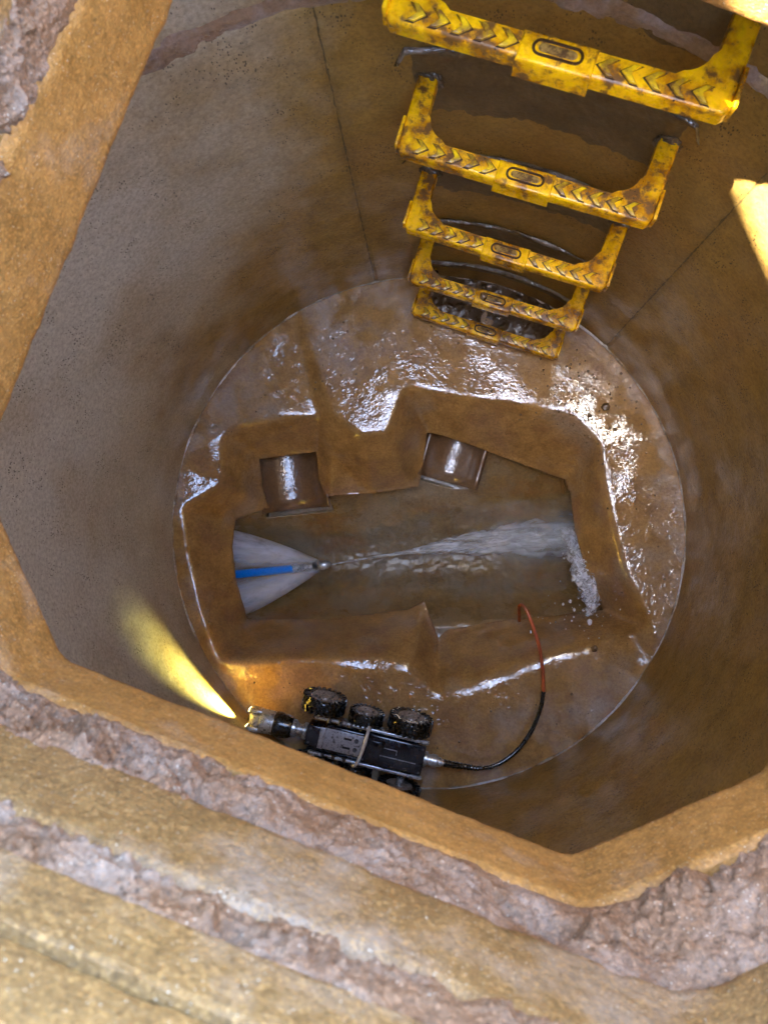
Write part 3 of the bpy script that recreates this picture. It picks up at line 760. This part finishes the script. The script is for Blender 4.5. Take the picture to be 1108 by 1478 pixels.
# ---------------------------------------------------------------- inspection crawler
crw_c = at(525, 1073, .045)
HEAD = math.atan2(63, -288)
hub0 = Vector((crw_c.x, crw_c.y, 0.0))
cr = empty('pipe_inspection_crawler', hub0, HEAD)
tag(cr, 'black and silver wheeled pipe inspection crawler standing on the lower benching', 'crawler robot')
def wheel(x, y, r, wd, ang0=0):
    sy = 1 if y > 0 else -1
    mb = MB(); prof = [(-wd / 2, r * .60), (-wd / 2 * 1.02, r * .80), (-wd / 2 * .8, r * .92), (-wd / 4, r * .96), (wd / 4, r * .96), (wd / 2 * .8, r * .92), (wd / 2 * 1.02, r * .80), (wd / 2, r * .60)]
    mb.lathe(prof, 'Y', 40, cap=False)
    n = 22
    for k in range(n):
        for s_ in (-1, 1):
            th = 2 * math.pi * (k + .25 * s_) / n
            m = Matrix.Rotation(th, 4, 'Y') @ Matrix.Translation((r * .955, s_ * wd * .27, 0)) @ Matrix.Rotation(.35 * s_, 4, 'X')
            mat = m @ Matrix.Diagonal((r * .12, wd * .48, r * .13, 1)); bmesh.ops.create_cube(mb.bm, size=1, matrix=mat)
            m = Matrix.Rotation(th, 4, 'Y') @ Matrix.Translation((r * .85, s_ * wd * .5, 0)); mat = m @ Matrix.Diagonal((r * .2, wd * .12, r * .10, 1)); bmesh.ops.create_cube(mb.bm, size=1, matrix=mat)
    w_ = mb.obj('wheel', 'rubber', cr, 30); w_.location = (x, y, r); w_.rotation_euler = (R(8) * sy if sy < 0 else R(-4), 0, 0)
    mb = MB(); o = sy
    mb.lathe([(o * wd * .46, r * .62), (o * wd * .50, r * .60), (o * wd * .36, r * .5), (o * wd * .34, r * .3), (o * wd * .48, r * .26), (o * wd * .52, r * .12), (o * wd * .52, .001)], 'Y', 32, cap=False)
    mb.lathe([(-o * wd * .47, r * .62), (-o * wd * .42, r * .4), (-o * wd * .42, .001)], 'Y', 32, cap=False)
    h = mb.obj('hub', 'hub', w_)
    mb = MB(); mb.lathe([(0, .008), (-o * .03, .008)], 'Y', 14); mb.obj('axle', 'steel', w_)
    for k in range(5):
        mb = MB(); mb.lathe([(0, .0028), (o * .002, .0028)], 'Y', 8, (r * .4 * math.cos(k * 1.257), o * wd * .345, r * .4 * math.sin(k * 1.257))); mb.obj('bolt', 'screw', w_)
wheel(-.093, -.071, .050, .031); wheel(.008, -.060, .040, .026); wheel(.108, -.072, .050, .031)
wheel(-.098, .084, .050, .031); wheel(.008, .062, .040, .026); wheel(.108, .074, .050, .031)
mb = MB(); mb.box((-.068, 0, .052), (.142, .066, .050), bev=.004); mb.obj('rear_housing', 'black', cr)
mb = MB(); mb.box((.040, 0, .050), (.10, .056, .044), bev=.003); mb.obj('front_housing', 'black', cr)
mb = MB(); mb.box((.112, 0, .055), (.036, .046, .052), bev=.003); mb.obj('front_block', 'black', cr)
mb = MB(); mb.box((.045, .0, .0745), (.092, .047, .005), bev=.0015); mb.obj('top_plate', 'plate', cr)
mb = MB(); mb.box((.094, .0, .079), (.012, .047, .006), bev=.001); mb.obj('plate_clamp', 'plate', cr)
for y in (-.010, .010):
    mb = MB(); mb.box((.036, y, .0772), (.018, .0048, .001)); mb.obj('slot', 'slot', cr)
    mb = MB(); mb.lathe([(.0765, .0052), (.0795, .0048), (.0795, .0026), (.078, .0022), (.078, .0001)], 'Z', 18, (.016, y, 0), cap=False); mb.obj('screw', 'screw', cr)
for x, y in ((.122, -.016), (.122, .016), (.104, .016), (-.005, -.026), (-.005, .026), (-.132, -.026), (-.132, .026), (-.07, -.028), (-.07, .028)):
    mb = MB(); zt_ = .0815 if x > .1 else .0775; mb.lathe([(zt_ - .003, .0028), (zt_, .0026), (zt_, .0001)], 'Z', 12, (x, y, 0), cap=False); mb.obj('screw', 'screw', cr)
for sg in (-1, 1):
    mb = MB(); mb.box((-.012, sg * .040, .066), (.262, .007, .012), bev=.002); mb.obj('side_rail', 'steel', cr)
    mb = MB(); mb.box((.0, sg * .037, .040), (.25, .008, .030), bev=.002); mb.obj('side_plate', 'black', cr)
    for x in (.085, .06, .035): mb = MB(); mb.lathe([(0, .006), (sg * .01, .005)], 'Y', 12, (x, sg * .034, .068)); mb.obj('bolt', 'screw', cr)
mb = MB(); mb.box((-.028, .0, .0785), (.026, .040, .003), bev=.001); mb.obj('service_cover', 'black', cr)
mb = MB(); mb.box((-.080, .008, .0782), (.085, .0018, .0016)); mb.box((-.062, -.010, .0782), (.030, .0018, .0016)); mb.box((-.0765, -.0055, .0782), (.0018, .010, .0016)); mb.obj('label_line', 'plate', cr)
pts = [(.003, .046 * math.cos(t) - .001, .074 + .020 * math.sin(t) ** .8) for t in [math.pi * k / 24 for k in range(25)]]
pts = [(p[0] - .006 * math.sin(math.pi * k / 24) + .010 - .018 * k / 24, p[1], p[2]) for k, p in enumerate(pts)]
mb = MB(); mb.tube(pts, .0037, 10); mb.obj('lifting_bail', 'white', cr)
# head
mb = MB(); mb.lathe([(.128, .012), (.132, .019), (.138, .019), (.145, .013), (.152, .013), (.158, .020), (.165, .021)], 'X', 30, (0, 0, .056)); mb.obj('neck', 'steel', cr)
mb = MB(); mb.lathe([(.164, .018), (.168, .024), (.178, .027), (.196, .029), (.206, .0285), (.210, .026)], 'X', 36, (0, 0, .056)); mb.obj('rubber_boot', 'rubber', cr)
hd = MB()
hd.lathe([(.208, .027), (.222, .0275), (.236, .0275), (.240, .026)], 'X', 40, (0, 0, .056)); head = hd.obj('camera_head', 'steel', cr)
for sg in (-1, 1):
    mb = MB(); o = [(.238, 0), (.262, .0), (.270, .006), (.270, .02), (.262, .026), (.238, .026)]
    mb.box((.253, sg * .020, .056), (.032, .011, .036), bev=.004); mb.obj('fork_arm', 'steel', head)
mb = MB(); mb.lathe([(-.013, .014), (-.011, .0165), (.011, .0165), (.013, .014)], 'Y', 28, (.251, 0, .056)); mb.obj('camera_eye', 'plate', head)
mb = MB(); mb.lathe([(.266, .0085), (.269, .0075), (.2695, .0001)], 'X', 20, (0, 0, .056), cap=False); mb.obj('camera_lens', 'lens', head)
for sg in (-1, 1):
    mb = MB(); mb.box((.2695, sg * .020, .058), (.002, .006, .024)); mb.obj('headlight', 'led', head)
# rear connector and cable boot
mb = MB(); mb.lathe([(-.138, .017), (-.146, .017), (-.147, .0125), (-.155, .0125), (-.156, .0145), (-.168, .0145), (-.170, .011), (-.178, .0105), (-.179, .0085), (-.184, .008)], 'X', 28, (0, -.001, .054)); mb.obj('connector', 'steel', cr)
# headlight beam (a lit lamp in the photograph)
L = bpy.data.lights.new('headlight_lamp', 'SPOT'); L.energy = 1.5; L.color = (1, .90, .24); L.spot_size = R(59); L.spot_blend = 1; L.shadow_soft_size = .006
lo_ = bpy.data.objects.new('headlight_lamp', L); COL.objects.link(lo_)
hp_ = Matrix.Translation(hub0) @ Matrix.Rotation(HEAD, 4, 'Z') @ Vector((.277, -.010, .060)); lo_.location = hp_
dv = Vector((math.cos(R(155)), math.sin(R(155)), .60)); lo_.rotation_euler = dv.to_track_quat('-Z', 'Y').to_euler()

# cable
cb0 = Matrix.Translation(hub0) @ Matrix.Rotation(HEAD, 4, 'Z') @ Vector((-.182, -.001, .054))
ext = [cb0, at(668, 1106, .045), at(692, 1109, .035), at(718, 1103, .028), at(746, 1083, .022), at(768, 1052, .02), at(780, 1020, .02), at(784, 998, .022)]
cab = empty('crawler_cable', ext[-1]); cab_l = Vector(ext[-1])
tag(cab, 'crawler tow cable, black near the robot and orange where it hooks over the channel', 'cable')
P = [p - cab_l for p in spline(ext, 10)]
rr = [.0048 if i > 22 else .0085 - .0037 * i / 22 + (.0008 if i % 2 else -.0006) for i in range(len(P))]
mb = MB(); mb.tube(P, rr, 14); mb.obj('black_sheath', 'rubber', cab)
ex2 = [at(784, 1000, .022), at(783, 970, .022), at(778, 935, .024), at(769, 905, .022), at(760, 882, .018), at(753, 873, .008), at(749, 877, -.015), at(749, 896, -.075)]
mb = MB(); mb.tube([p - cab_l for p in spline(ex2, 10)], .0040, 12); mb.obj('orange_core', 'orange', cab)

# ---------------------------------------------------------------- jetting hose and nozzle
nz0, nz1 = at(478, 814.5, -.262), at(340, 828, -.268)
hd_ = (nz1 - nz0).normalized(); ang = math.atan2(hd_.y, hd_.x)
ho = empty('jetting_hose', nz0, ang); tag(ho, 'blue high pressure jetting hose with steel bullet nozzle coming out of the left pipe', 'hose')
Lh = (nz1 - nz0).length
mb = MB(); mb.tube([(x, .002 * math.sin(x * 9), -.0) for x in [.105 + k * .02 for k in range(30)]], .0112, 18); mb.obj('hose', 'blue', ho)
mb = MB(); mb.lathe([(.075, .0075), (.078, .0098), (.108, .0102), (.110, .0085)], 'X', 24); mb.obj('ferrule', 'steel', ho)
mb = MB(); mb.lathe([(.050, .006), (.052, .0105), (.072, .0105), (.074, .006)], 'X', 6); mb.obj('hex_coupling', 'steel', ho)
mb = MB(); mb.lathe([(.039, .008), (.040, .0105), (.049, .0105), (.050, .008)], 'X', 24); mb.obj('nozzle_collar', 'black', ho)
mb = MB(); mb.lathe([(.0, .0012), (.001, .0040), (.006, .0085), (.013, .0120), (.022, .0135), (.034, .0130), (.039, .010)], 'X', 28); mb.obj('bullet_nozzle', 'steel', ho)

# ---------------------------------------------------------------- water
def attr_density(o, vals):
    a = o.data.attributes.new('veil_amount', 'FLOAT', 'POINT'); a.data.foreach_set('value', vals)
# rearward spray cone of the nozzle: shells of fine jets, clipped by the channel it hits
sp = empty('water_spray', nz0 + hd_ * .02, ang); tag(sp, 'white fan of spray blown backwards from the nozzle into the left pipe', 'spray', kind='stuff')
for layer in range(3):
    vs, dn = [], []; NA, NL = 96, 40
    for i in range(NL):
        s = (i / (NL - 1)) ** .9 * .34
        for k in range(NA):
            th = 2 * math.pi * k / NA; sp_ = .54 - .09 * layer
            r = .008 + s * math.tan(sp_ * (1 + .05 * math.sin(3 * th + layer))) * (1 - .32 * s / .34)
            y, z = r * math.cos(th), r * math.sin(th) * .8 + .004
            z = max(z, -.052)
            vs.append((s, y, z)); e = abs(math.cos(th))
            dn.append((1.7 - .15 * layer) * (1 - .35 * s / .34) * (min(1, max(0, e - .10) * 1.5)) * (.75 + .45 * noise.noise(Vector((math.cos(th) * 2.2, math.sin(th) * 2.2, layer)))) * min(1, .08 + s * 9))
    o = mesh_obj('spray_shell', vs, grid_faces(NL, NA), 'spray', sp); attr_density(o, dn)
# forward jet and white water
jd = at(840, 782, -.28) - nz0; ja = math.atan2(jd.y, jd.x); JL = jd.to_2d().length
jt = empty('water_jet', nz0, ja); tag(jt, 'white water jet shooting from the nozzle along the channel to the right', 'water jet', kind='stuff')
for layer in range(3):
    vs, dn = [], []; NA, NL = 48, 220
    for i in range(NL):
        t = i / (NL - 1); s = t * JL * 1.03
        g_ = max(0, (t - .28) / .72); hw = .0025 + .010 * t + .041 * min(1, g_ * 1.5) ** 1.1 * (1 - .14 * layer)
        cyy = .018 * math.sin(t * 3.1) + .012 * g_; cz_ = .0 - .024 * t
        for k in range(NA):
            th = 2 * math.pi * k / NA
            q = Vector((s * 6, math.cos(th) * 1.2, math.sin(th) * 1.2 + layer * 7))
            rr_ = 1 + (.55 * noise.noise(q * 1.6) + .4 * noise.noise(q * 4.5) + .25 * noise.noise(q * 10)) * min(1, t * 1.6)
            y = cyy + hw * rr_ * math.cos(th); z = cz_ + (.003 + .010 * t + .013 * g_) * rr_ * math.sin(th) * (1 - .2 * layer)
            vs.append((s, y, z)); dn.append((.95 if layer == 0 else .8) * (1 - .96 * abs(math.cos(th)) ** 3))
    o = mesh_obj('white_water', vs, grid_faces(NL, NA), 'jet', jt); attr_density(o, dn)
# thin running water over the bed
vs = []; nx, ny = 420, 120; 
def wz(x, y, s, dd): return .0022 * noise.noise(Vector((s * 18, dd * 30, 1))) + (.0012 * noise.noise(Vector((s * 35, dd * 60, 2))) + .0010 * noise.noise(Vector((s * 90, dd * 110, 2)))) * min(1, max(0, (s - .28) / .2))
for j in range(ny):
    for i in range(nx):
        s = -.2 + 1.32 * i / (nx - 1); dd = -.165 + .30 * j / (ny - 1); p = A0.to_2d() + cdir * s + cn * dd
        vs.append((p.x, p.y, -.308 + .03 * max(0, min(1, (s - .45) / .2)) + wz(p.x, p.y, s, dd) + (.05 * max(0, (abs(dd) - .08)) if s > .4 else 0)))
wt = mesh_obj('water', vs, grid_faces(ny, nx, False), 'water'); wt['kind'] = 'structure'; wt['label'] = 'shallow rippling water running along the channel'
# splash where the jet strikes the right pipe wall: torn curtains of water and round drops
rnd = random.Random(11)
spe = empty('water_splash', at(840, 840, -.12)); tag(spe, 'splash of drops thrown up where the jet hits the right end of the channel', 'splash', kind='stuff')
so_ = spe.location.copy()
path = spline([at(812, 765, -.22), at(826, 785, -.19), at(836, 808, -.15), at(838, 830, -.13), at(850, 852, -.11), at(853, 872, -.11), at(846, 888, -.12)], 14)
for layer in range(4):
    vs, dn = [], []; NA = 56; NL = len(path)
    for i, p in enumerate(path):
        t = i / (NL - 1); q = path[min(i + 1, NL - 1)] - path[max(i - 1, 0)]; q.normalize(); sx_ = q.cross(Vector((0, 0, 1))).normalized(); up_ = sx_.cross(q)
        rad_ = (.007 + .011 * math.sin(math.pi * min(1, t * .9 + .1))) * (1.15 - .18 * layer)
        for k in range(NA):
            th = 2 * math.pi * k / NA; n_ = noise.noise(Vector((math.cos(th) * 1.3, math.sin(th) * 1.3, t * 6 + layer * 9))) * 1.1 + noise.noise(Vector((math.cos(th) * 3, math.sin(th) * 3, t * 16 + layer * 5))) * .6
            r_ = rad_ * max(.15, 1 + n_); v = p + sx_ * r_ * math.cos(th) + up_ * r_ * math.sin(th) * .8 - so_
            vs.append(v); dn.append(1.15 * min(1, (1 - t) * 5 + .25) * (1 - .8 * abs(math.cos(th)) ** 6))
    o = mesh_obj('water_curtain', vs, grid_faces(NL, NA), 'splash', spe); attr_density(o, dn)
mb = MB()
def blob(c, r, st):
    q = bmesh.ops.create_icosphere(mb.bm, subdivisions=2, radius=1)['verts']; ex = Vector(st)
    for v in q: w_ = v.co * r * (1 + .15 * noise.noise(v.co * 1.5 + Vector(c) * 50)); v.co = w_ + ex * w_.dot(ex) / max(1e-6, ex.length) + Vector(c)
for i in range(90):
    p = path[rnd.randrange(len(path))] + Vector((rnd.gauss(.004, .016), rnd.gauss(0, .014), rnd.gauss(0, .014))) - so_
    blob(p, rnd.uniform(.0008, .0028) * (1.6 if rnd.random() < .12 else 1), (rnd.gauss(0, .25), rnd.gauss(0, .35), .01))
for i in range(45): blob(at(rnd.gauss(830, 38), rnd.gauss(895, 26), rnd.uniform(-.08, .02)) - so_, rnd.uniform(.0008, .0022), (.01, rnd.gauss(0, .4), 0))
for p in ((850, 898, .0065), (828, 880, .0035), (822, 868, .004), (845, 915, .003), (812, 872, .003)): blob(at(p[0], p[1], -.08) - so_, p[2], (.01, .3, 0))
o = mb.obj('water_drops', 'splash', spe); attr_density(o, [1.0] * len(o.data.vertices))

# ---------------------------------------------------------------- grit, mud and pebbles
def pebble_bm(mb, c, r, rnd, sub=2):
    q = bmesh.ops.create_icosphere(mb.bm, subdivisions=sub, radius=1)['verts']; off = Vector((rnd.random() * 9, rnd.random() * 9, 0)); fl_ = rnd.uniform(.5, .9)
    for v in q: w_ = v.co * (1 + .3 * noise.noise(v.co * 1.3 + off)) * r; v.co = Vector((w_.x, w_.y, w_.z * fl_)) + Vector(c)
def ground_pt(px, py, up_=0):
    z = 0
    for _ in range(4):
        p = at(px, py, z); z = hz(p.x, p.y)
        if z != z: z = 0
    return Vector((p.x, p.y, z + bench_noise(p.x, p.y) + up_))
PB = [(873, 588, .0095, 'round brown pebble on the wet upper right benching, largest of the bubbles and grit there'), (850, 600, .005, 'small dark pebble just left below the largest one'),
      (887, 620, .0045, 'dark pebble on the right benching, lower than the big one'), (697, 1112 - 90, .0, ''), (857, 936, .0075, 'dark wet stone lying below the splash')]
for px, py, r, lab in PB:
    if not r: continue
    mb = MB(); p = ground_pt(px, py); pebble_bm(mb, (0, 0, 0), r, rnd, 3); o = mb.obj('pebble', 'stone'); o.location = p + Vector((0, 0, r * .3)); tag(o, lab, 'pebble', 'pebbles on the benching')
mb = MB()
for i in range(280):
    if rnd.random() < .55: px, py = rnd.gauss(840, 60), rnd.gauss(590, 40)
    else:
        a_ = rnd.random() * 6.28; q = rnd.uniform(.42, .57); px, py = 624 + q * 600 * math.cos(a_), 772 - q * 600 * math.sin(a_)
    p = ground_pt(px, py)
    if p.z < -.06 or p.to_2d().length > .585: continue
    pebble_bm(mb, p, rnd.uniform(.0009, .0030), rnd, 2)
o = mb.obj('grit', 'stone'); tag(o, 'fine dark grit scattered over the wet benching', 'grit', kind='stuff')
vs = []; nx, ny = 130, 60
for j in range(ny):
    for i in range(nx):
        u, v = -.155 + .31 * i / (nx - 1), .012 + .150 * j / (ny - 1); q = front_mid + STG * u + SN * v
        if q.length > .600: q = q.normalized() * .600
        e_ = min(1, (1 - abs(u) / .155) * 5) * min(1, j / (ny - 1) * 5)
        n1 = fbm((q.x, q.y, 1), 24, 4, 1.); n2 = max(0, noise.noise(Vector((q.x * 60, q.y * 60, 4))) - .15) * .012
        vs.append((q.x, q.y, hz(q.x, q.y) - .002 + e_ * (.0065 + .006 * n1 + n2)))
tag(mesh_obj('mud', vs, grid_faces(ny, nx, False), 'mud'), 'black muddy silt heaped on the floor behind the lowest step', 'mud', kind='stuff')
mb = MB(); pebble_bm(mb, (0, 0, 0), .008, rnd, 3); o = mb.obj('mud_lump', 'stone'); q = front_mid + STG * -.02 + SN * .013; o.location = (q.x, q.y, SZ[3] + .006)
tag(o, 'small dark mud lump sitting on the centre sleeve of the fourth step', 'mud lump')
